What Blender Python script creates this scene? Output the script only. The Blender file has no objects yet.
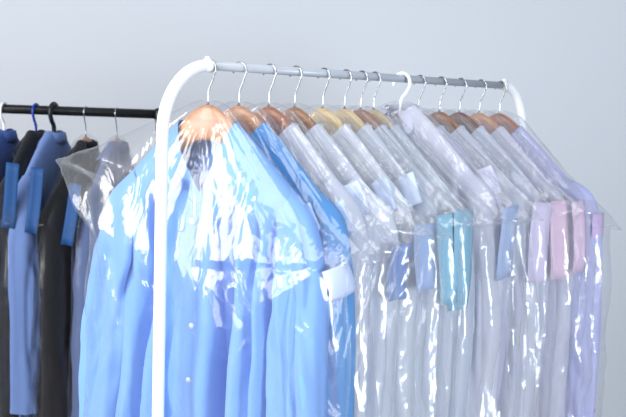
import bpy, math, random
import numpy as np
from mathutils import Matrix, Vector

random.seed(7)
scn = bpy.context.scene
COL = scn.collection
PI = math.pi
W_PX, H_PX, F_PX = 626.0, 417.0, 900.0
EYE = 1.50
PITCH = math.atan(105.0 / F_PX)
ROLL = 0.035

# ------------------------------------------------------------------ camera
cam_data = bpy.data.cameras.new('camera')
cam_data.sensor_width = 36.0
cam_data.lens = F_PX / W_PX * 36.0
cam = bpy.data.objects.new('camera', cam_data)
COL.objects.link(cam)
R = (Matrix.Rotation(PI / 2 - PITCH, 4, 'X') @ Matrix.Rotation(ROLL, 4, 'Z'))
cam.matrix_world = Matrix.Translation((0, 0, EYE)) @ R
cam_data.dof.use_dof = True
cam_data.dof.focus_distance = 1.62
cam_data.dof.aperture_fstop = 7.0
scn.camera = cam
R3 = R.to_3x3()


def ray(px, py):
    return R3 @ Vector(((px - W_PX / 2) / F_PX, -(py - H_PX / 2) / F_PX, -1.0))


def at(px, py, Y):
    d = ray(px, py)
    return Vector((0, 0, EYE)) + d * (Y / d.y)


def proj(p):
    v = R3.transposed() @ (Vector(p) - Vector((0, 0, EYE)))
    return W_PX / 2 + F_PX * v.x / -v.z, H_PX / 2 - F_PX * v.y / -v.z


# ------------------------------------------------------------------ noise
def hsh(i, j, seed):
    i = i.astype(np.int64); j = j.astype(np.int64)
    n = (i * 374761393 + j * 668265263 + seed * 2147483647 + 12345) & 0xffffffff
    n = ((n ^ (n >> 13)) * 1274126177) & 0xffffffff
    n = ((n ^ (n >> 16)) * 2246822519) & 0xffffffff
    n = n ^ (n >> 15)
    return (n & 0xffffff) / float(0xffffff)


def facet(x, y, seed):
    """crumpled sheet: plane facets between random heights, 0..1"""
    x = np.asarray(x, float); y = np.asarray(y, float)
    i = np.floor(x); j = np.floor(y); fx = x - i; fy = y - j
    a = hsh(i, j, seed); b = hsh(i + 1, j, seed); c = hsh(i, j + 1, seed); d = hsh(i + 1, j + 1, seed)
    lo = a + (b - a) * fx + (c - a) * fy
    hi = d + (c - d) * (1 - fx) + (b - d) * (1 - fy)
    return np.where(fx + fy < 1, lo, hi)


def smooth(x, y, seed):
    x = np.asarray(x, float); y = np.asarray(y, float)
    i = np.floor(x); j = np.floor(y); fx = x - i; fy = y - j
    fx = fx * fx * (3 - 2 * fx); fy = fy * fy * (3 - 2 * fy)
    a = hsh(i, j, seed); b = hsh(i + 1, j, seed); c = hsh(i, j + 1, seed); d = hsh(i + 1, j + 1, seed)
    return (a + (b - a) * fx) * (1 - fy) + (c + (d - c) * fx) * fy


def sstep(a, b, x):
    t = np.clip((x - a) / (b - a), 0, 1)
    return t * t * (3 - 2 * t)


# ------------------------------------------------------------------ mesh helpers
class MB:
    def __init__(self):
        self.v = []; self.f = []

    def grid(self, P, close_u=False, cap0=False, cap1=False):
        """P (rows, cols, 3)"""
        P = np.asarray(P, float)
        n, m = P.shape[:2]
        o = len(self.v)
        self.v.extend(map(tuple, P.reshape(-1, 3).tolist()))
        mm = m if close_u else m - 1
        for r in range(n - 1):
            a = o + r * m
            for c in range(mm):
                d = (c + 1) % m
                self.f.append((a + c, a + d, a + m + d, a + m + c))
        if cap0:
            self.f.append(tuple(o + c for c in range(m))[::-1])
        if cap1:
            self.f.append(tuple(o + (n - 1) * m + c for c in range(m)))
        return self

    def tube(self, pts, r, seg=12, cap=True):
        pts = [Vector(p) for p in pts]
        n = len(pts)
        rad = r if hasattr(r, '__len__') else [r] * n
        up = None
        rows = []
        for k in range(n):
            t = (pts[min(k + 1, n - 1)] - pts[max(k - 1, 0)]).normalized()
            if up is None:
                up = Vector((0, 0, 1)) if abs(t.z) < .9 else Vector((1, 0, 0))
            up = (up - t * up.dot(t)).normalized()
            s = t.cross(up)
            rows.append([pts[k] + (up * math.cos(q) + s * math.sin(q)) * rad[k]
                         for q in (2 * PI * i / seg for i in range(seg))])
        return self.grid(rows, True, cap, cap)

    def box(self, c, d, rot=None):
        o = len(self.v)
        for sx in (-1, 1):
            for sy in (-1, 1):
                for sz in (-1, 1):
                    p = Vector((sx * d[0] / 2, sy * d[1] / 2, sz * d[2] / 2))
                    if rot is not None:
                        p = rot @ p
                    self.v.append(tuple(p + Vector(c)))
        for q in ((0, 1, 3, 2), (4, 6, 7, 5), (0, 4, 5, 1), (2, 3, 7, 6), (0, 2, 6, 4), (1, 5, 7, 3)):
            self.f.append(tuple(o + k for k in q))
        return self

    def build(self, name, mat, parent=None, smoothed=True, label=None):
        me = bpy.data.meshes.new(name)
        me.from_pydata(self.v, [], self.f)
        me.materials.append(mat)
        if smoothed:
            me.shade_smooth()
        me.update()
        o = bpy.data.objects.new(name, me)
        COL.objects.link(o)
        if parent is not None:
            o.parent = parent
        if label:
            o['label'] = label
        return o


def thicken(o, t, offset=0.0):
    m = o.modifiers.new('thickness', 'SOLIDIFY')
    m.thickness = t; m.offset = offset
    return o


def bevel(o, w, seg=2):
    m = o.modifiers.new('bevel', 'BEVEL'); m.width = w; m.segments = seg
    return o


def thing(name, label, cat, loc=(0, 0, 0), rz=0.0, group=None):
    o = bpy.data.objects.new(name, None)
    o.empty_display_size = .05
    COL.objects.link(o)
    o.location = loc; o.rotation_euler = (0, 0, rz)
    return tag(o, label, cat, group)


def tag(o, label, cat, group=None):
    o['label'] = label; o['category'] = cat
    if group:
        o['group'] = group
    return o


# ------------------------------------------------------------------ materials
def new_mat(name):
    m = bpy.data.materials.new(name); m.use_nodes = True
    nt = m.node_tree; nt.nodes.clear()
    out = nt.nodes.new('ShaderNodeOutputMaterial')
    return m, nt, out


def lin(r, g, b):
    f = lambda c: ((c / 255 + .055) / 1.055) ** 2.4 if c > 10 else c / 255 / 12.92
    return (f(r), f(g), f(b), 1)


def plain(name, rgb, rough=.5, metal=0.0, bump=0.0, scale=400.0, var=0.0):
    m, nt, out = new_mat(name)
    b = nt.nodes.new('ShaderNodeBsdfPrincipled')
    b.inputs['Base Color'].default_value = rgb
    b.inputs['Roughness'].default_value = rough
    b.inputs['Metallic'].default_value = metal
    nt.links.new(b.outputs[0], out.inputs[0])
    tc = nt.nodes.new('ShaderNodeTexCoord')
    n = nt.nodes.new('ShaderNodeTexNoise'); n.inputs['Scale'].default_value = scale
    n.inputs['Detail'].default_value = 3
    nt.links.new(tc.outputs['Object'], n.inputs['Vector'])
    if bump:
        bp = nt.nodes.new('ShaderNodeBump'); bp.inputs['Strength'].default_value = bump
        bp.inputs['Distance'].default_value = .002
        nt.links.new(n.outputs[0], bp.inputs['Height']); nt.links.new(bp.outputs[0], b.inputs['Normal'])
    if var:
        mx = nt.nodes.new('ShaderNodeMixRGB'); mx.blend_type = 'MULTIPLY'
        mx.inputs[1].default_value = rgb
        rp = nt.nodes.new('ShaderNodeValToRGB')
        rp.color_ramp.elements[0].color = (1 - var, 1 - var, 1 - var, 1)
        mx.inputs[0].default_value = 1
        nt.links.new(n.outputs[0], rp.inputs[0]); nt.links.new(rp.outputs[0], mx.inputs[2])
        nt.links.new(mx.outputs[0], b.inputs['Base Color'])
    return m


def cloth(name, rgb, rough=.85, sheen=.15, through=.18):
    """woven cotton: fine weave bump, some light coming through"""
    m, nt, out = new_mat(name)
    b = nt.nodes.new('ShaderNodeBsdfPrincipled')
    b.inputs['Base Color'].default_value = rgb
    b.inputs['Roughness'].default_value = rough
    b.inputs['Sheen Weight'].default_value = sheen
    b.inputs['Specular IOR Level'].default_value = .2
    tl = nt.nodes.new('ShaderNodeBsdfTranslucent'); tl.inputs[0].default_value = rgb
    mx = nt.nodes.new('ShaderNodeMixShader'); mx.inputs[0].default_value = through
    nt.links.new(b.outputs[0], mx.inputs[1]); nt.links.new(tl.outputs[0], mx.inputs[2])
    nt.links.new(mx.outputs[0], out.inputs[0])
    tc = nt.nodes.new('ShaderNodeTexCoord')
    n = nt.nodes.new('ShaderNodeTexNoise'); n.inputs['Scale'].default_value = 55
    n.inputs['Detail'].default_value = 5
    bp = nt.nodes.new('ShaderNodeBump'); bp.inputs['Strength'].default_value = .25
    bp.inputs['Distance'].default_value = .004
    nt.links.new(tc.outputs['Object'], n.inputs['Vector'])
    nt.links.new(n.outputs[0], bp.inputs['Height']); nt.links.new(bp.outputs[0], b.inputs['Normal'])
    return m


def wood(name, c0, c1, rough=.35):
    m, nt, out = new_mat(name)
    b = nt.nodes.new('ShaderNodeBsdfPrincipled'); b.inputs['Roughness'].default_value = rough
    b.inputs['Coat Weight'].default_value = .35; b.inputs['Coat Roughness'].default_value = .15
    nt.links.new(b.outputs[0], out.inputs[0])
    tc = nt.nodes.new('ShaderNodeTexCoord')
    mp = nt.nodes.new('ShaderNodeMapping'); mp.inputs['Scale'].default_value = (6, 90, 70)
    n = nt.nodes.new('ShaderNodeTexNoise'); n.inputs['Scale'].default_value = 1.0
    n.inputs['Detail'].default_value = 6; n.inputs['Distortion'].default_value = 1.2
    rp = nt.nodes.new('ShaderNodeValToRGB')
    rp.color_ramp.elements[0].position = .3; rp.color_ramp.elements[1].position = .7
    rp.color_ramp.elements[0].color = c0; rp.color_ramp.elements[1].color = c1
    nt.links.new(tc.outputs['Object'], mp.inputs[0]); nt.links.new(mp.outputs[0], n.inputs['Vector'])
    nt.links.new(n.outputs[0], rp.inputs[0]); nt.links.new(rp.outputs[0], b.inputs['Base Color'])
    return m


def film(name, tint=(.985, .988, .994, 1), haze=.045, rough=.11, crinkle=.2, spec=.07):
    """thin clear polythene: transparent, mirror-like at grazing angles, a little milky"""
    m, nt, out = new_mat(name)
    N = nt.nodes.new; L = nt.links.new
    tr = N('ShaderNodeBsdfTransparent'); tr.inputs[0].default_value = tint
    df = N('ShaderNodeBsdfDiffuse'); df.inputs[0].default_value = (.9, .92, .97, 1)
    tl = N('ShaderNodeBsdfTranslucent'); tl.inputs[0].default_value = (.9, .92, .97, 1)
    hz = N('ShaderNodeMixShader'); hz.inputs[0].default_value = .5
    L(df.outputs[0], hz.inputs[1]); L(tl.outputs[0], hz.inputs[2])
    m1 = N('ShaderNodeMixShader'); m1.inputs[0].default_value = haze
    L(tr.outputs[0], m1.inputs[1]); L(hz.outputs[0], m1.inputs[2])
    gl = N('ShaderNodeBsdfGlossy'); gl.inputs['Roughness'].default_value = rough
    gl.inputs[0].default_value = (1, 1, 1, 1)
    lw = N('ShaderNodeLayerWeight'); lw.inputs['Blend'].default_value = .5
    pw = N('ShaderNodeMath'); pw.operation = 'POWER'; pw.inputs[1].default_value = 4.0
    ml = N('ShaderNodeMath'); ml.operation = 'MULTIPLY_ADD'; ml.inputs[1].default_value = .6; ml.inputs[2].default_value = spec
    L(lw.outputs['Facing'], pw.inputs[0]); L(pw.outputs[0], ml.inputs[0])
    m2 = N('ShaderNodeMixShader')
    L(ml.outputs[0], m2.inputs[0]); L(m1.outputs[0], m2.inputs[1]); L(gl.outputs[0], m2.inputs[2])
    L(m2.outputs[0], out.inputs[0])
    g2 = N('ShaderNodeBsdfGlossy'); g2.inputs['Roughness'].default_value = .34
    gm = N('ShaderNodeMixShader'); gm.inputs[0].default_value = .38
    L(gl.outputs[0], gm.inputs[1]); L(g2.outputs[0], gm.inputs[2]); L(gm.outputs[0], m2.inputs[2])
    # fine crinkles
    tc = N('ShaderNodeTexCoord')
    mp = N('ShaderNodeMapping'); mp.inputs['Scale'].default_value = (1, 1, .22)
    nz = N('ShaderNodeTexNoise'); nz.inputs['Scale'].default_value = 9; nz.inputs['Detail'].default_value = 2
    L(tc.outputs['Object'], nz.inputs['Vector'])
    mxv = N('ShaderNodeMixRGB'); mxv.blend_type = 'ADD'; mxv.inputs[0].default_value = .12
    L(tc.outputs['Object'], mp.inputs[0]); L(mp.outputs[0], mxv.inputs[1]); L(nz.outputs['Color'], mxv.inputs[2])
    vo = N('ShaderNodeTexVoronoi'); vo.inputs['Scale'].default_value = 58; vo.feature = 'F1'
    L(mxv.outputs[0], vo.inputs['Vector'])
    bp = N('ShaderNodeBump'); bp.inputs['Strength'].default_value = crinkle; bp.inputs['Distance'].default_value = .006
    L(vo.outputs['Distance'], bp.inputs['Height'])
    L(bp.outputs[0], gl.inputs['Normal']); L(bp.outputs[0], g2.inputs['Normal'])
    return m


M = {}
M['wall'] = plain('wall_paint', lin(190, 196, 204), .9, bump=.05, scale=60, var=.02)
M['floor'] = plain('floor_boards', lin(170, 160, 150), .5, var=.15, scale=6)
M['white_metal'] = plain('white_powder_coat', lin(240, 243, 247), .35)
M['rail_metal'] = plain('rail_grey_enamel', lin(168, 175, 185), .3, var=.05, scale=30)
M['black_metal'] = plain('black_enamel', lin(12, 13, 16), .35)
M['chrome'] = plain('steel_wire', lin(190, 194, 200), .18, 1.0)
M['white_plastic'] = plain('white_plastic', lin(240, 243, 247), .4)
M['blue_plastic'] = plain('blue_plastic', lin(25, 60, 160), .4)
M['black_plastic'] = plain('black_plastic', lin(18, 20, 28), .4)
M['wood_tan'] = wood('tan_wood', lin(184, 126, 90), lin(208, 154, 116))
M['wood_red'] = wood('red_brown_wood', lin(140, 76, 46), lin(178, 106, 66))
M['wood_brown'] = wood('brown_wood', lin(130, 82, 46), lin(176, 120, 72))
M['wood_dark'] = wood('dark_brown_wood', lin(92, 52, 38), lin(128, 78, 56))
M['wood_pale'] = wood('pale_wood', lin(206, 176, 124), lin(232, 206, 156))
M['film'] = film('clear_polythene')
M['film_milky'] = film('milky_polythene', haze=.085)
M['film_dull'] = film('smoky_polythene', haze=.008, rough=.2, spec=.022)
M['button'] = plain('pearl_button', lin(225, 232, 245), .25)

# ------------------------------------------------------------------ setting
def structure(name, mb, mat):
    o = mb.build(name, mat, smoothed=False); o['kind'] = 'structure'
    return o

structure('floor', MB().box((0, 1.2, -.05), (7.0, 5.0, .1)), M['floor'])
structure('wall_back', MB().box((0, 3.35, 1.45), (7.0, .1, 2.9)), M['wall'])
structure('baseboard_back', MB().box((0, 3.29, .05), (7.0, .02, .1)), M['white_metal'])

# ------------------------------------------------------------------ white rack
J1 = at(209, 65.5, 1.60)
# rail end so that it projects to (503, 85.5)
best = None
tgt = (503, 85.5)
psi, Lr = math.radians(43), 1.0
for it in range(60):
    def f(ps, l):
        x, y = proj(J1 + Vector((math.sin(ps), math.cos(ps), 0)) * l)
        return np.array([x - tgt[0], y - tgt[1]])
    e = f(psi, Lr); h = 1e-4
    Jm = np.stack([(f(psi + h, Lr) - e) / h, (f(psi, Lr + h) - e) / h], 1)
    d = np.linalg.solve(Jm, -e)
    psi += max(-.1, min(.1, d[0])); Lr += max(-.2, min(.2, d[1]))
RD = Vector((math.sin(psi), math.cos(psi), 0))
print('RAIL psi', math.degrees(psi), 'len', Lr, 'J1', J1)
RAIL_R = .0082
TUBE_R = .0106
ARCH = .096
ARCH_H = .118


def rail_t(px):
    lo, hi = -.3, Lr + .3
    for _ in range(50):
        mid = (lo + hi) / 2
        if proj(J1 + RD * mid)[0] < px: lo = mid
        else: hi = mid
    return lo


def white_rack():
    t = thing('clothes_rack', 'white tubular clothes rack holding the bagged shirts', 'clothes rack', (J1 - RD * ARCH).xyz * Vector((1, 1, 0)).length * 0 + Vector(((J1 - RD * ARCH).x, (J1 - RD * ARCH).y, 0)),
              PI / 2 - psi)
    zr = J1.z
    total = Lr + 2 * ARCH
    MB().tube([(ARCH - .005, 0, zr), (total - ARCH + .005, 0, zr)], RAIL_R, 20).build('rail', M['rail_metal'], t, label='grey white straight hanging rail')
    perp = .26
    for side in (0, 1):
        x0 = 0 if side == 0 else total
        sg = 1 if side == 0 else -1
        pts = [(x0, 0, .03), (x0, 0, .4), (x0, 0, .8), (x0, 0, 1.1)]
        for k in range(15):
            a = PI / 2 * k / 14
            pts.append((x0 + sg * ARCH * (1 - math.cos(a)), 0, zr - ARCH_H + ARCH_H * math.sin(a)))
        p = MB().tube(pts, TUBE_R, 20).build('post', M['white_metal'], t)
        MB().tube([(x0 + sg * (ARCH - .008), 0, zr), (x0 + sg * (ARCH + .006), 0, zr)], TUBE_R * 1.12, 20).build('joint_collar', M['white_metal'], p)
        MB().tube([(x0 + sg * (ARCH - .004), 0, zr + TUBE_R), (x0 + sg * (ARCH - .004), 0, zr + TUBE_R + .005)], .004, 12).build('joint_screw', M['white_metal'], p)
        MB().tube([(x0, -perp, .026), (x0, perp, .026)], .0125, 16).build('foot_bar', M['white_metal'], t)
    MB().tube([(0, 0, .12), (total, 0, .12)], .009, 14).build('lower_rail', M['white_metal'], t)


white_rack()

# ------------------------------------------------------------------ hangers
HK = .97; HC = .034


def zt(x):
    """top edge of the hanger at distance x from its middle"""
    return -.068 - HK * (np.sqrt(np.asarray(x, float) ** 2 + HC * HC) - HC)


def hook_points(r=RAIL_R, wire=.0016, big=0.0):
    zc = r + wire
    R0 = .0155 + big
    cz = zc - R0
    pts = []
    for k in range(19):                   # open end at the far side, over the rail, down the near side
        a = math.radians(196 - k * (196 + 38) / 18)
        pts.append((R0 * math.cos(a), 0, cz + R0 * math.sin(a)))
    e = pts[-1]
    for q in (.35, .7, 1.0):
        s = q * q * (3 - 2 * q)
        pts.append((e[0] * (1 - s), 0, e[2] + (-.046 - e[2]) * q))
    pts.append((0, 0, -.060)); pts.append((0, 0, -.075))
    return pts


def hanger_body_mb(half=.152, tall=.064, thick=.016, n=61):
    rows = []
    for x in np.linspace(-half, half, n):
        s = abs(x) / half
        top = float(zt(x)) - .007 * float(sstep(.045, .08, abs(x))); h = tall * (1 - .5 * s)
        th = thick * (1 - .3 * s) / 2
        bow = 0.0
        end = math.sqrt(max(0, 1 - max(0, (s - .93) / .07) ** 2)) * .98 + .02
        ring = []
        for q in range(20):
            a = 2 * PI * q / 20
            cx, sx = math.cos(a), math.sin(a)
            e = .62
            yy = th * math.copysign(abs(cx) ** e, cx) * (end if s > .93 else 1)
            zz = h / 2 * math.copysign(abs(sx) ** .8, sx) * end
            ring.append((x, bow + yy, top - h / 2 + zz))
        rows.append(ring)
    return MB().grid(rows, True, True, True)


def hanger(P, a, label, mat, kind='wood', group=None, rr=RAIL_R, hookmat=None, wire=.0036):
    nm = 'wooden_hanger' if kind == 'wood' else 'plastic_hanger'
    t = thing(nm, label, 'hanger', P, a, group)
    if kind == 'wood':
        hanger_body_mb().build('shoulder_bar', M[mat], t)
        hk = MB().tube(hook_points(rr), .0016, 10).build('hook', M['chrome'], t, label='bent steel wire hook')
        MB().tube([(0, 0, -.066), (0, 0, -.0705), (0, 0, -.072)], [.0034, .0034, .005], 12).build('ferrule', M['chrome'], hk)
    else:
        rows = []
        w = .0045
        pts = [(x, 0, float(zt(x)) - .004) for x in np.linspace(-.205, .205, 41)]
        MB().tube(pts, w, 12).build('shoulder_bar', M[mat], t)
        MB().tube([(-.2, 0, float(zt(.2)) - .006), (-.19, 0, -.245), (.19, 0, -.245), (.2, 0, float(zt(.2)) - .006)], w, 10).build('trouser_bar', M[mat], t)
        MB().tube(hook_points(rr, wire, .0024 + wire), wire, 12).build('hook', M[hookmat or mat], t)
    return t


# ------------------------------------------------------------------ shirts
def zs(x):
    return zt(x) + .006 + .002 * sstep(.06, .10, np.abs(x))


def body_profile(rows_s=22, rows_d=58, seg=112, tf=.036, tb=.036, shear=0.0, seed=1, length=.80,
                 neck=(.062, .034), sh_w=.186, hem_w=.205, fold=1.0, flat=.0, grooves=(), nz=(-.172, -.122)):
    """shirt body: neck ring -> shoulders -> hem, local frame of the hanger, front at -y"""
    phi = np.linspace(0, 2 * PI, seg, endpoint=False)     # 0 = back (+y), pi/2 = +x
    sx, cx = np.sin(phi), np.cos(phi)
    P = []
    zfront0, zback0 = nz
    for k in range(rows_s + rows_d):
        if k < rows_s:
            s = k / (rows_s - 1)
            W = neck[0] + (sh_w - neck[0]) * s
            T0 = neck[1] + (1 - (1 - s) ** 2) * .002
            side = float(zs(W)); fr = zfront0 + (-.275 - zfront0) * s; bk = zback0 + (-.275 - zback0) * s
            d = 0.0; e = 1.0 - .15 * s
            below = 0.0
        else:
            q = (k - rows_s + 1) / rows_d
            below = q
            W = sh_w + (hem_w - sh_w) * q ** .6
            T0 = neck[1] + .004
            z1 = -.275 - q * (length - .165)
            b = (1 - q) ** 3
            side = float(zs(sh_w)) * b + (z1 + .03 * (1 - q)) * (1 - b) if q < 1 else z1
            side = float(zs(sh_w)) + (z1 - float(zs(sh_w))) * (q ** .9)
            fr = bk = z1; e = .85
            s = 1.0
        front = cx < 0
        mix = sstep(0, 1, s if k < rows_s else 1.0)
        Tf = T0 + (tf - T0) * mix; Tb = T0 + (tb - T0) * mix
        u = W * np.sign(sx) * np.abs(sx) ** e
        v = np.where(front, Tf, Tb) * np.sign(cx) * np.abs(cx) ** e
        ss = np.abs(sx) ** (2 - .7 * (1 - s)) if k < rows_s else np.abs(sx) ** 2
        z = side * ss + np.where(front, fr, bk) * (1 - ss)
        # folds
        depth = np.clip(-.14 - z, 0, 1)
        amp = fold * np.clip(depth * .10, 0, .019)
        sd = seed + np.where(front, 0, 50)
        warp = .6 * smooth(z * 4 + 3, u * 4 + 9, seed + 7)
        c = u * (15 + 2 * flat) + warp
        n1 = smooth(c, z * 1.1 + 4, seed) - .5
        n2 = np.abs(smooth(c * 2.3 + 1.7, z * 2.2, seed + 3) - .5) * 2 - .5
        diag = smooth((u * np.sign(u) * 9 + z * 11), u * 3 + z * 2, seed + 11) - .5
        dv = amp * (1.9 * n1 + .75 * n2) + fold * .008 * diag * sstep(.0, .06, depth)
        for (gu, gw, gd, gz, gl) in grooves:
            cen = gu + gl * (z + .5) + .006 * (smooth(z * 7, u * 0, seed + 21) - .5)
            pr = np.exp(-((u - cen) / gw) ** 2)
            dv = dv - np.where(front, gd * pr * (1 - sstep(gz - .10, gz, z)), 0)
        edge = np.abs(cx) ** .5
        v = v + np.sign(cx) * dv * edge
        u = u * (1 + .05 * (smooth(z * 6, phi * 0 + 2, seed + 5) - .5) * mix)
        sh = shear * sstep(.22, .50, -z)
        P.append(np.stack([u, v + sh, z], -1))
    return np.array(P)


def sleeve_profile(sg, ax=.043, ay=.036, yc=0.0, seed=1, x0=.145, xo=.190, length=.60, seg=56, fold=1.0, splay=.0):
    ctrl = [(x0, float(zt(x0)) - .030), (x0 + .026, float(zt(x0 + .026)) - .030), (xo - .010, -.268), (xo, -.335), (xo + splay * .3, -.45), (xo + splay * .7, -.66), (xo + splay, -.22 - length)]
    # Catmull-Rom
    pts = []
    C = [ctrl[0]] + ctrl + [ctrl[-1]]
    for i in range(1, len(C) - 2):
        n = 6 if i < 4 else 18
        for k in range(n):
            t = k / n
            p0, p1, p2, p3 = (np.array(c) for c in C[i - 1:i + 3])
            pts.append(.5 * ((2 * p1) + (p2 - p0) * t + (2 * p0 - 5 * p1 + 4 * p2 - p3) * t * t + (3 * p1 - p0 - 3 * p2 + p3) * t ** 3))
    pts.append(np.array(ctrl[-1]))
    pts = np.array(pts)
    n = len(pts)
    P = []
    th = np.linspace(0, 2 * PI, seg, endpoint=False)
    for k in range(n):
        tg = pts[min(k + 1, n - 1)] - pts[max(k - 1, 0)]
        tg = tg / np.linalg.norm(tg)
        nx = np.array([-tg[1], tg[0]])        # perpendicular, outward/up
        q = k / (n - 1)
        g = float(sstep(0, .35, q))
        A = (.026 + (ax - .026) * g) * (1 - .18 * float(sstep(.5, 1, q)))
        B = (.022 + (ay - .022) * g)
        z = pts[k][1]
        c, s = np.cos(th), np.sin(th)
        f = fold * g * (.26 * (smooth(th * 1.3 + 8 * (th > PI), z * 3 + 0 * th, seed) - .5) + .30 * (np.abs(smooth(th * 2.1 + 3, z * 4.5 + .7 * np.cos(th), seed + 2) - .5) * 2 - .5)
                        + .10 * (smooth(th * 3 + z * 20, z * 16 + 0 * th, seed + 4) - .5))
        rr = 1 + f * (1 - np.abs(np.cos(th / 2)) ** 24)
        x = sg * (pts[k][0] + A * c * rr * nx[0])
        zz = pts[k][1] + A * c * rr * nx[1]
        y = yc * sstep(.22, .50, -zz) + B * s * rr
        P.append(np.stack([x, y, zz], -1))
    return np.array(P)


def collar_mb(neck=(.062, .034), tf=.036, spread=.0, seed=1, leaf=.072, open_=26, nz=(-.172, -.122), tall=.030, back=.042):
    rows = [[], [], [], [], []]
    for ph in np.linspace(-PI + math.radians(open_), PI - math.radians(open_), 61):
        f = abs(ph) / (PI - math.radians(open_))           # 0 back .. 1 front
        sx, cx = math.sin(ph), math.cos(ph)
        zb = nz[1] * (1 - sstep(.35, 1, f)) + (nz[0] + .004) * sstep(.35, 1, f)
        zb = float(zb) - .004
        rise = tall * (1 - .35 * f)
        base = np.array([neck[0] * sx, neck[1] * cx, zb])
        n = np.array([sx, cx * .8, 0])
        lf = back + (leaf - back) * float(sstep(.55, 1, f))
        out = .010 + .010 * float(sstep(.5, 1, f))
        side = math.copysign(.030 * float(sstep(.6, 1, f)) + spread, sx) if f > .3 else 0
        top = base + np.array([0, 0, rise])
        rows[0].append(base); rows[1].append(top - n * .001)
        rows[2].append(top + n * .004 + np.array([0, 0, .001]))
        mid = top + n * out * .8 + np.array([side * .5, 0, -lf * .5])
        bot = top + n * out + np.array([side, -.004 * f, -lf])
        rows[3].append(mid); rows[4].append(bot)
    return MB().grid(rows)


CLOTH = {}


def shirt(P, a, label, cat, rgb, tf, tb, shear=0.0, seed=1, group=None, name='shirt', fold=1.0, detail=False,
          sleeve_kw=None, hem_w=.205, buttons=True, through=.18, grooves=(), neck=(.062, .034), nz=(-.172, -.122), collar_kw=None):
    key = tuple(rgb)
    if key not in CLOTH:
        CLOTH[key] = cloth('cotton_%d' % len(CLOTH), lin(*rgb), through=.06 if rgb[0] < 160 else .30)
    m = CLOTH[key]
    t = thing(name, label, cat, P, a, group)
    B = body_profile(tf=tf, tb=tb, shear=shear, seed=seed, fold=fold, hem_w=hem_w, grooves=grooves, neck=neck, nz=nz)
    MB().grid(B, True).build('body', m, t)
    kw = dict(sleeve_kw or {})
    for sg in (-1, 1):
        k2 = dict(ay=min(.05, (tf + tb) * .74), yc=shear - (tf - tb) * .35)
        k2.update(kw)
        if sg == -1 and 'ay_left' in k2: k2['ay'] = k2['ay_left']
        if sg == -1 and 'splay_left' in k2: k2['splay'] = k2['splay_left']
        k2.pop('ay_left', None); k2.pop('splay_left', None)
        S = sleeve_profile(sg, seed=seed * 13 + (5 if sg > 0 else 9), fold=fold, **k2)
        s = MB().grid(S, True).build('sleeve', m, t)
        c = S[-10:].copy()
        ctr = c.mean(1, keepdims=True)
        c = ctr + (c - ctr) * np.array([1.05, 1.05, 1.0])
        MB().grid(c, True).build('cuff', m, s)
    co = collar_mb(seed=seed, neck=neck, nz=nz, **(collar_kw or {})).build('collar', m, t)
    thicken(co, .0016)
    if buttons:
        # button placket down the front
        seg = B.shape[1]
        ci = seg // 2
        pl = B[8:, ci - 4:ci + 5].copy()
        pl[..., 1] -= .0022
        po = MB().grid(pl).build('placket', m, t)
        thicken(po, .0014)
        if detail:
            for k in range(12, pl.shape[0] - 2, 9):
                c = pl[k, 4]
                MB().tube([(c[0], c[1] - .0012, c[2]), (c[0], c[1] - .0032, c[2])], .0055, 16).build('button', M['button'], t, label='small pearl button')
    return t


# ------------------------------------------------------------------ polythene covers
def zbag(x, slope):
    x = np.asarray(x, float)
    k = .050
    zk = float(zt(k)) + .020
    return np.where(x < k, zt(x) + .006 + .014 * x / k, zk - slope * (x - k))


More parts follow.
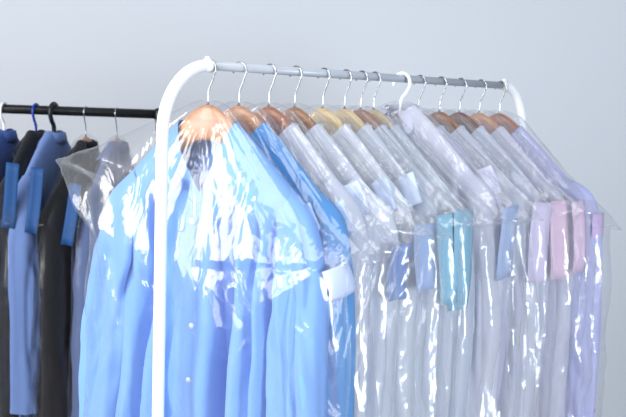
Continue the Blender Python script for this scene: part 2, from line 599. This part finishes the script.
def bag_profile(tf=.05, tb=.05, shear=0.0, seed=1, wl=.29, wr=.29, rows_s=58, rows_d=96, seg=176, length=.92, low_l=None, low_r=None, tent=0.0, lip=0.0, streak=1.0, fr_end=-.335, dip=0.0,
                crumple=1.0, flare_l=(0, 0), flare_r=(0, 0), slope_l=.98, slope_r=.98):
    phi = np.linspace(0, 2 * PI, seg, endpoint=False)
    sx, cx = np.sin(phi), np.cos(phi)
    front = cx < 0
    fr_end = fr_end + .13 * (smooth(phi * 2.2, phi * 0 + .3, seed + 91) - .5) * np.abs(cx) - dip * np.exp(-((sx - .25) / .28) ** 2) * front
    P = []
    for k in range(rows_s + rows_d):
        if k < rows_s:
            s = k / (rows_s - 1)
            g = s ** 1.25
            WL = .010 + (wl - .010) * g; WR = .010 + (wr - .010) * g
            W = np.where(sx > 0, WR, WL)
            SL = np.where(sx > 0, slope_r, slope_l)
            side = zbag(W, SL)
            fr = -.068 + (fr_end + .068) * (s ** 1.15)
            mixT = 1 - (1 - s) ** 1.6
            e = 1.0 - .18 * s + tent * float(sstep(.0, .3, s)) * np.where(sx > 0, 1, .3)
            q = 0.0
        else:
            q = (k - rows_s + 1) / rows_d
            k1 = float(sstep(0, .12, q)); ll = low_l or wl; lr = low_r or wr
            WL = (wl + (ll - wl) * k1) * (1 - .04 * math.sin(PI * min(1, q * 2.2)) + .02 * q); WR = (wr + (lr - wr) * k1) * (1 - .04 * math.sin(PI * min(1, q * 2.2)) + .02 * q)
            W = np.where(sx > 0, WR, WL)
            z1 = fr_end - q * (length + fr_end)
            sd0 = zbag(np.where(sx > 0, wr, wl), np.where(sx > 0, slope_r, slope_l))
            side = sd0 + (z1 - sd0) * q ** .92
            fr = z1; mixT = 1.0; e = .82 + tent * (1 - float(sstep(0, .10, q))) * np.where(sx > 0, 1, .3); s = 1.0
        Tf = .009 + (tf - .009) * mixT; Tb = .009 + (tb - .009) * mixT
        u = W * np.sign(sx) * np.abs(sx) ** e
        v = np.where(front, Tf, Tb) * np.sign(cx) * np.abs(cx) ** e
        ss = np.abs(sx) ** 2
        z = side * ss + fr * (1 - ss)
        # crumples: streaks running out from the neck, then hanging folds
        fs = np.where(front, 0, 31) + seed * 17
        ang = np.where(phi > 1.5 * PI, phi - 2 * PI, phi)          # seam of the pattern away from the viewer
        ang = np.abs(np.where(phi > PI * 1.0, phi, phi))
        rad = s * .35 + q * .6
        w1 = smooth(ang * 3, rad * 9 + 0 * phi, seed + 2)
        r1 = facet(ang * 4.0 + w1, rad * 3 + ang, seed * 3 + 1)
        r2 = facet(ang * 9.0 + 1.5 * w1, rad * 6 + ang * 2, seed * 3 + 2)
        r3 = np.abs(facet(ang * 21.0 + 2.5 * w1, rad * 10 - ang * 2, seed * 3 + 12) - .5) * 2
        dist = np.sqrt((W - np.abs(u)) ** 2 + v * v)
        arc = np.sign(sx) * np.where(front, W - dist, W + dist)
        wz = z + .012 * smooth(arc * 9, z * 9, seed + 4)
        c = arc * 15 + 1.1 * smooth(wz * 4, arc * 6, seed + 8)
        h1 = facet(c, wz * 3.6 + .4 * c, seed * 3 + 5)
        h2 = facet(c * 2.3 + wz * 4, wz * 7 - .6 * c, seed * 3 + 6)
        h3 = np.abs(facet(c * 4.6 - wz * 9, wz * 13 + c, seed * 3 + 7) - .5) * 2
        patch = sstep(.52, .85, smooth(arc * 11 + 5, wz * 8, seed + 33))
        m = float(sstep(.55, 1.0, s)) if k < rows_s else 1.0
        base = float(sstep(.0, .3, s))
        n = base * crumple * (streak * (1 - m) * (.008 * r1 + .005 * r2 + .003 * r3) + m * (.018 * h1 + .013 * h2 + (.002 + .0045 * patch) * h3))
        nu = u / np.maximum(W, .01) ** 2; nv = v / np.maximum(np.where(front, Tf, Tb), .008) ** 2
        nl = np.sqrt(nu * nu + nv * nv) + 1e-6
        u = u + nu / nl * n; v = v + nv / nl * n
        if lip:
            v = v - np.where(front & (u > -.01), lip * sstep(-.350, -.338, z - .10 * u) * (1 - sstep(-.33, -.24, z)) * sstep(.02, .06, u), 0)
        # sealed corners sticking out at the shoulders
        cr = math.exp(-((k - rows_s + 2) / 7.0) ** 2)
        tip = np.abs(sx) ** 14
        fl = np.where(sx > 0, flare_r[0], flare_l[0]); fz = np.where(sx > 0, flare_r[1], flare_l[1])
        u = u + np.sign(sx) * fl * cr * tip
        z = z + fz * cr * tip + m * .006 * (h2 - .5) * crumple
        shr = shear * sstep(.22, .50, -z)
        P.append(np.stack([u, v + shr, z], -1))
    return np.array(P)


def bag(P, a, label, group=None, mat='film', **kw):
    B = bag_profile(**kw)
    o = MB().grid(B, True).build('garment_bag', M[mat])
    o.location = P; o.rotation_euler = (0, 0, a)
    return tag(o, label, 'plastic garment bag', group)


def card(P, a, label, rgb, u, y, z, w=.055, h=.13, yaw=0.0, tilt=0.0, seed=0, group=None):
    key = ('card',) + tuple(rgb)
    if key not in CLOTH:
        CLOTH[key] = plain('paper_%d' % len(CLOTH), lin(*rgb), .7)
    rows = []
    for i in range(9):
        q = i / 8
        row = []
        for j in range(5):
            r = j / 4 - .5
            row.append((.006 * math.sin(q * 3 + seed) + .003 * math.cos(r * 5 + seed), r * w, -q * h))
        rows.append(row)
    o = MB().grid(rows).build('paper_tag', CLOTH[key])
    thicken(o, .0006)
    Rm = Matrix.Rotation(a, 4, 'Z')
    o.matrix_world = Matrix.Translation(Vector(P) + Rm.to_3x3() @ Vector((u, y, z))) @ Rm @ Matrix.Rotation(yaw, 4, 'Z') @ Matrix.Rotation(tilt, 4, 'X')
    return tag(o, label, 'paper tag', group)


# ------------------------------------------------------------------ the white rail's fourteen garments
HOOK_X = [209, 240, 270, 296, 324, 346, 362, 375, 402, 420, 441, 461, 481, 501]
T = [rail_t(x) for x in HOOK_X]
print('T', [round(t, 3) for t in T])
N = len(T)
# evened positions of the hanging cloth
E = np.interp(np.arange(N), np.arange(N), T)
for _ in range(40):
    E[1:-1] = .5 * E[1:-1] + .25 * (E[:-2] + E[2:])
E = .35 * np.array(T) + .65 * E
ANG = [-31, -36, -39, -41, -42, -43, -44, -43, -42, -42, -43, -43, -43, -42]
MATS = ['wood_tan', 'wood_tan', 'wood_red', 'wood_brown', 'wood_pale', 'wood_pale', 'wood_red', 'wood_pale', 'white_plastic', 'wood_dark', 'wood_brown', 'wood_dark', 'wood_tan', 'wood_red']
RGB = [(120, 166, 230), (70, 140, 206), (224, 229, 244), (225, 232, 247), (228, 234, 247), (224, 232, 247), (224, 231, 247), (220, 230, 247), (228, 230, 246), (216, 218, 244), (227, 231, 247), (223, 227, 246), (224, 225, 245), (200, 204, 245)]
HL = ['first wooden hanger on the white rail, tan, next to the bent post',
      'second wooden hanger on the white rail, tan, holding the mid blue shirt',
      'third wooden hanger on the white rail, reddish brown',
      'fourth wooden hanger on the white rail, brown, beside the cream one',
      'fifth wooden hanger on the white rail, pale cream rounded top',
      'sixth hanger on the white rail, pale wood mostly covered by film',
      'reddish brown hanger between two pale hangers in the middle of the rail',
      'pale wooden hanger just before the white plastic hanger',
      'white plastic hanger with thick white hook, the only one on this rail',
      'dark hanger right behind the white plastic hanger, barely showing',
      'brown wooden hanger with broad dome, fourth from the far end',
      'dark brown hanger third from the far end, mostly hidden',
      'tan wooden hanger second from the far end of the white rail',
      'last wooden hanger at the far end of the white rail, reddish brown']
SL = ['light blue shirt at the front of the white rack, collar open',
      'mid blue shirt directly behind the front light blue shirt',
      'greyish white shirt third from the front, behind the mid blue shirt',
      'white shirt fourth from the front of the white rack',
      'white shirt fifth from the front, under the pale cream hanger',
      'white shirt sixth from the front, in the middle of the rack',
      'white shirt seventh from the front, on the reddish hanger between pale ones',
      'bluish white shirt just in front of the white plastic hanger',
      'pale shirt hung on the white plastic hanger',
      'pale lavender shirt just behind the white plastic hanger',
      'off white shirt fourth from the far end of the rack',
      'off white shirt third from the far end of the rack',
      'pinkish white shirt second from the far end of the rack',
      'lilac shirt at the far right end of the white rack']
BL = ['clear plastic garment bag over the front light blue shirt',
      'clear plastic garment bag over the mid blue shirt',
      'clear plastic bag over the third shirt, behind the mid blue one',
      'clear plastic bag over the fourth shirt from the front',
      'clear plastic bag over the fifth shirt, below the pale cream hanger',
      'clear plastic bag over the sixth shirt from the front',
      'clear plastic bag over the seventh shirt from the front',
      'clear plastic bag over the shirt just before the white plastic hanger',
      'clear plastic bag peaked over the white plastic hanger',
      'clear plastic bag just behind the white plastic hanger',
      'clear plastic bag over the fourth shirt from the far end',
      'clear plastic bag over the third shirt from the far end',
      'clear plastic bag over the second shirt from the far end',
      'clear plastic bag over the lilac shirt at the far end']
for i in range(N):
    P = J1 + RD * T[i]
    a = math.radians(ANG[i])
    gap_f = (E[i] - E[i - 1]) if i else .12
    gap_b = (E[i + 1] - E[i]) if i < N - 1 else .10
    tf = min(.05, gap_f * .44); tb = min(.045, gap_b * .44)
    if i == 0:
        tf = .052
    shear = (E[i] - T[i])
    hanger(P, a, HL[i], MATS[i], 'plastic' if i == 8 else 'wood', 'hangers on the white rail')
    sk = dict(xo=.208 + .010 * math.sin(i * 2.6 + .5), ax=.044 + .004 * math.sin(i * 1.9), splay=.012 * math.sin(i * 3.3))
    if i == N - 1:
        sk = dict(xo=.236, ax=.046, splay=.02)
    if i == 0:
        sk = dict(ax=.052, ay=.042, splay=.022, xo=.202, splay_left=.060)
    elif i == 1:
        sk = dict(ax=.048, ay=.034, splay=.022, xo=.214)
    lift = Vector((0, 0, 0.022 if i == 8 else 0))
    shirt(P + lift, a, SL[i], 'shirt', RGB[i], tf, tb, shear, seed=i + 3, group='shirts on the white rack', detail=(i == 0),
          sleeve_kw=sk, fold=1.9 if i == 0 else 1.2, nz=(-.222, -.122) if i == 0 else (-.108, -.095) if i == 8 else (-.172, -.122), neck=(.038, .028) if i == 8 else (.062, .034),
          collar_kw=dict(open_=30, leaf=.066) if i == 0 else dict(leaf=.045, back=.030, tall=.022, open_=18) if i == 8 else None,
          grooves=((-.122, .015, .080, -.19, .07), (-.062, .008, .030, -.24, .03), (.072, .020, .078, -.20, .02), (.132, .008, .060, -.22, .0), (.172, .011, .070, -.22, -.02)) if i == 0 else ())
    bk = dict(slope_r=.98 if i < 3 else .78, wl=.285 + .015 * math.sin(i * 2.1), wr=.290 + .010 * math.sin(i * 1.7 + 1), flare_r=(.012 + .012 * math.sin(i * 2.9), -.012 + .012 * math.sin(i * 1.3)))
    if i == 0:
        bk = dict(wl=.335, wr=.282, low_l=.262, low_r=.285, crumple=.62, dip=.07, tent=.18, fr_end=-.355, lip=.003, streak=.75, slope_l=.40, slope_r=1.0, flare_l=(.03, .0), flare_r=(.012, -.01))
    elif i == N - 1:
        bk = dict(wl=.29, wr=.285, slope_r=.96, flare_r=(.018, -.02))
    bag(P + lift * .6, a, BL[i], 'plastic covers on the white rack', 'film' if i < 2 else 'film_milky', tf=tf + (.016 if i == 0 else .014), tb=tb + .012, shear=shear, seed=i + 11, **bk)

# paper tags: some show a corner over the shoulder in front of them, some hang at the sleeve end
CORNERS = [(1, (309, 206), .032, .060, (186, 208, 242), 'pale blue tag corner rising over the front shirt shoulder'),
           (2, (341, 204), .032, .060, (186, 206, 238), 'pale blue tag corner rising behind the mid blue shirt shoulder'),
           (3, (356, 184), .032, .060, (202, 214, 240), 'pale tag corner rising behind the third shirt shoulder'),
           (4, (384, 181), .032, .060, (186, 200, 228), 'pale grey blue tag corner rising behind the fourth shirt shoulder'),
           (5, (410, 175), .032, .060, (196, 210, 234), 'pale tag corner rising behind the fifth shirt shoulder'),
           (9, (489, 168), .032, .060, (210, 210, 234), 'pale lavender tag corner rising right of the white plastic hanger')]
ENDS = [(0, -.325, .050, .055, .55, (192, 206, 240), 'white paper tag on the sleeve end of the front light blue shirt'),
        (3, -.300, .060, .10, 0, (112, 140, 196), 'slate blue paper tag on the fourth shirt, left of the teal tags'),
        (4, -.270, .060, .12, 0, (150, 172, 212), 'grey blue paper tag on the fifth shirt, left of the teal tags'),
        (5, -.255, .045, .17, 0, (122, 176, 202), 'narrow teal paper tag, left one of the two teal tags'),
        (6, -.250, .072, .19, 0, (118, 172, 200), 'wide teal paper tag, right one of the two teal tags'),
        (8, -.250, .062, .15, 0, (158, 176, 214), 'slate blue paper tag between the teal and the pink tags'),
        (10, -.250, .066, .17, 0, (208, 198, 226), 'pinkish lavender paper tag, left of the pink tags'),
        (11, -.250, .076, .17, 0, (218, 190, 214), 'larger pink paper tag near the right end'),
        (12, -.254, .064, .16, 0, (216, 188, 214), 'pink paper tag beside the lilac shirt at the right end'),
        (13, -.285, .050, .11, 0, (200, 176, 220), 'lilac paper tag at the far right edge of the row')]
for (i, (px, py), w, h, rgb, lab) in CORNERS:
    P = J1 + RD * T[i]; a = math.radians(ANG[i])
    U = Vector((math.cos(a), math.sin(a), 0)); V = Vector((-math.sin(a), math.cos(a), 0))
    sh = E[i] - T[i] - min(.05, (E[i] - E[i - 1]) * .44) - .010
    lo, hi = 0.0, .6
    for _ in range(40):
        u = (lo + hi) / 2
        if proj(P + U * u + V * sh + Vector((0, 0, -.2)))[0] < px: lo = u
        else: hi = u
    q = P + U * u + V * sh
    lo, hi = -.6, .1
    for _ in range(40):
        z = (lo + hi) / 2
        if proj(q + Vector((0, 0, z)))[1] > py: lo = z
        else: hi = z
    card(P, a, lab, rgb, u - w * .42, sh, z, w, h, yaw=-PI / 2 + .35, tilt=.42, seed=i, group='tag corners over the shoulders')
for (i, z, w, h, yaw, rgb, lab) in ENDS:
    P = J1 + RD * T[i]; a = math.radians(ANG[i])
    card(P, a, lab, rgb, .270, E[i] - T[i], z, w, h, yaw=yaw * -1 + .12 * math.sin(i * 2.3), tilt=.35 if i == 0 else .08 * math.sin(i * 1.7), seed=i, group='paper tags at the sleeve ends')

# ------------------------------------------------------------------ black rack with dark garments
YB = 2.52
BRR = .0128
bz = at(80, 111.5, YB).z
xl, xr = at(-190, 100, YB).x, at(160, 114, YB).x


def black_rack():
    t = thing('clothes_rack', 'black clothes rack in the background holding dark garments', 'clothes rack', (xr, YB, 0))
    MB().tube([(xl - xr - .02, 0, bz), (.012, 0, bz)], BRR, 18).build('rail', M['black_metal'], t)
    for x in (xl - xr, 0):
        MB().tube([(x, 0, .03), (x, 0, bz - .005)], .0125, 16).build('post', M['black_metal'], t)
        MB().tube([(x, 0, bz - .02), (x, 0, bz - .012), (x, 0, bz + .012), (x, 0, bz + .017)], [.013, .017, .017, .010], 16).build('rail_cap', M['black_metal'], t)
        MB().tube([(x, -.24, .02), (x, .24, .02)], .0125, 14).build('foot_bar', M['black_metal'], t)


black_rack()
BG = [(-26, 'wood', 'wood_dark', -96, (46, 58, 88), 'jacket', None, None),
      (4, 'plastic', 'white_plastic', -98, (64, 92, 160), 'shirt', 'white plastic hanger at the left end of the black rail', 'blue shirt at the left edge, on the white plastic hanger'),
      (36, 'plastic', 'blue_plastic', -97, (26, 28, 36), 'jacket', 'blue plastic hanger on the black rail', 'charcoal jacket on the blue plastic hanger'),
      (54, 'plastic', 'black_plastic', -99, (104, 130, 184), 'shirt', 'black plastic hanger with thick hook on the black rail', 'greyish blue shirt on the thick black hanger'),
      (86, 'wood', 'wood_tan', -99, (12, 13, 20), 'jacket', 'wooden hanger on the black rail, orange tan end showing', 'black jacket nearest the white rack, on the tan wooden hanger'),
      (117, 'wood', 'wood_tan', -97, (84, 100, 140), 'shirt', 'hanger on the black rail seen by its steel hook only', 'slate blue shirt half hidden behind the front bagged shirt')]
for k, (px, kind, mat, ang, rgb, nm, hl, sl) in enumerate(BG):
    if hl is None:
        continue
    P = Vector((at(px, 111, YB).x, YB, bz)); a = math.radians(ang)
    hanger(P, a, hl, mat, kind, 'hangers on the black rail', BRR, wire=.0062 if mat == 'black_plastic' else .0036)
    shirt(P + Vector((0, 0, .022 if kind == 'plastic' else 0)), a, sl, nm, rgb, .034, .034, 0, neck=(.036, .026), nz=(-.108, -.092), collar_kw=dict(leaf=.034, back=.028, tall=.014, open_=16), seed=60 + k, name=nm, group='garments on the black rack', buttons=False, through=.05)
    bag(P, a, ['', 'clear plastic bag over the blue shirt at the left edge', 'clear plastic bag over the charcoal jacket', 'clear plastic bag over the greyish blue shirt on the black rack',
               'clear plastic bag over the black jacket', 'clear plastic bag over the slate blue shirt'][k], 'plastic covers on the black rack', 'film_dull',
        tf=.045, tb=.045, seed=80 + k, wl=.28, wr=.265, crumple=.6)
    if k in (2, 3, 4):
        px2 = {2: 10, 3: 34, 4: 71}[k]; py2 = {2: 163, 3: 168, 4: 184}[k]
        Q = at(px2 + 4, py2, YB - .235)
        Rm = Matrix.Rotation(a, 4, 'Z').to_3x3()
        loc = Rm.transposed() @ (Q - P)
        card(P, a, {2: 'leftmost vivid blue paper tag, on the charcoal jacket', 3: 'vivid blue paper tag on the greyish blue shirt', 4: 'vivid blue paper tag on the black jacket'}[k],
             (0, 66, 124), loc.x, loc.y, loc.z, .034, .17 if k < 4 else .16, seed=k, tilt=-.12, group='blue paper tags on the black rack')

# ------------------------------------------------------------------ light
def area(name, loc, target, sx, sy, power, col):
    l = bpy.data.lights.new(name, 'AREA'); l.shape = 'RECTANGLE'; l.size = sx; l.size_y = sy
    l.energy = power; l.color = col
    o = bpy.data.objects.new(name, l); COL.objects.link(o)
    o.location = loc
    o.rotation_euler = (Vector(target) - Vector(loc)).to_track_quat('-Z', 'Y').to_euler()
    return o


area('window_daylight', (-2.6, .35, 1.95), (-.05, 1.7, 1.2), 1.2, 1.8, 98, (1.0, .985, .965))
area('added_rear_glare_light', (-2.15, -1.05, 1.6), (-.05, 1.6, 1.25), 1.15, 1.9, 54, (1.0, .99, .98))  # added light, no known window: glare and upright glints on the front bag
area('added_overhead_glare_light', (-.62, .15, 2.72), (-.25, 1.2, 1.3), 1.1, 1.1, 20, (1.0, .99, .98))  # added overhead panel, no known lamp: mirrored in the front bag's shoulder
area('added_overhead_glare_light', (.45, 1.9, 2.8), (.45, 1.9, 0), 1.0, .30, 2.5, (1.0, .99, .98))  # weak light added above the rack for film glints along the shoulders
area('added_right_fill_light', (2.0, -.9, 1.15), (.3, 1.9, 1.05), .8, 1.5, 92, (.84, .92, 1.0))  # added fill from front right, no known window: brightens sleeve ends, film glints
w = bpy.data.worlds.new('daylit_room'); scn.world = w; w.use_nodes = True
bgd = w.node_tree.nodes['Background']
bgd.inputs[0].default_value = (.76, .86, 1.0, 1)
bgd.inputs[1].default_value = .38

scn.cycles.transparent_max_bounces = 64
scn.cycles.max_bounces = 10
scn.cycles.diffuse_bounces = 4
scn.cycles.glossy_bounces = 3
scn.cycles.caustics_reflective = False
scn.cycles.use_denoising = True
vs = scn.view_settings
vs.view_transform = 'Standard'; vs.look = 'None'; vs.exposure = -0.07; vs.gamma = 1.0
vs.use_curve_mapping = False
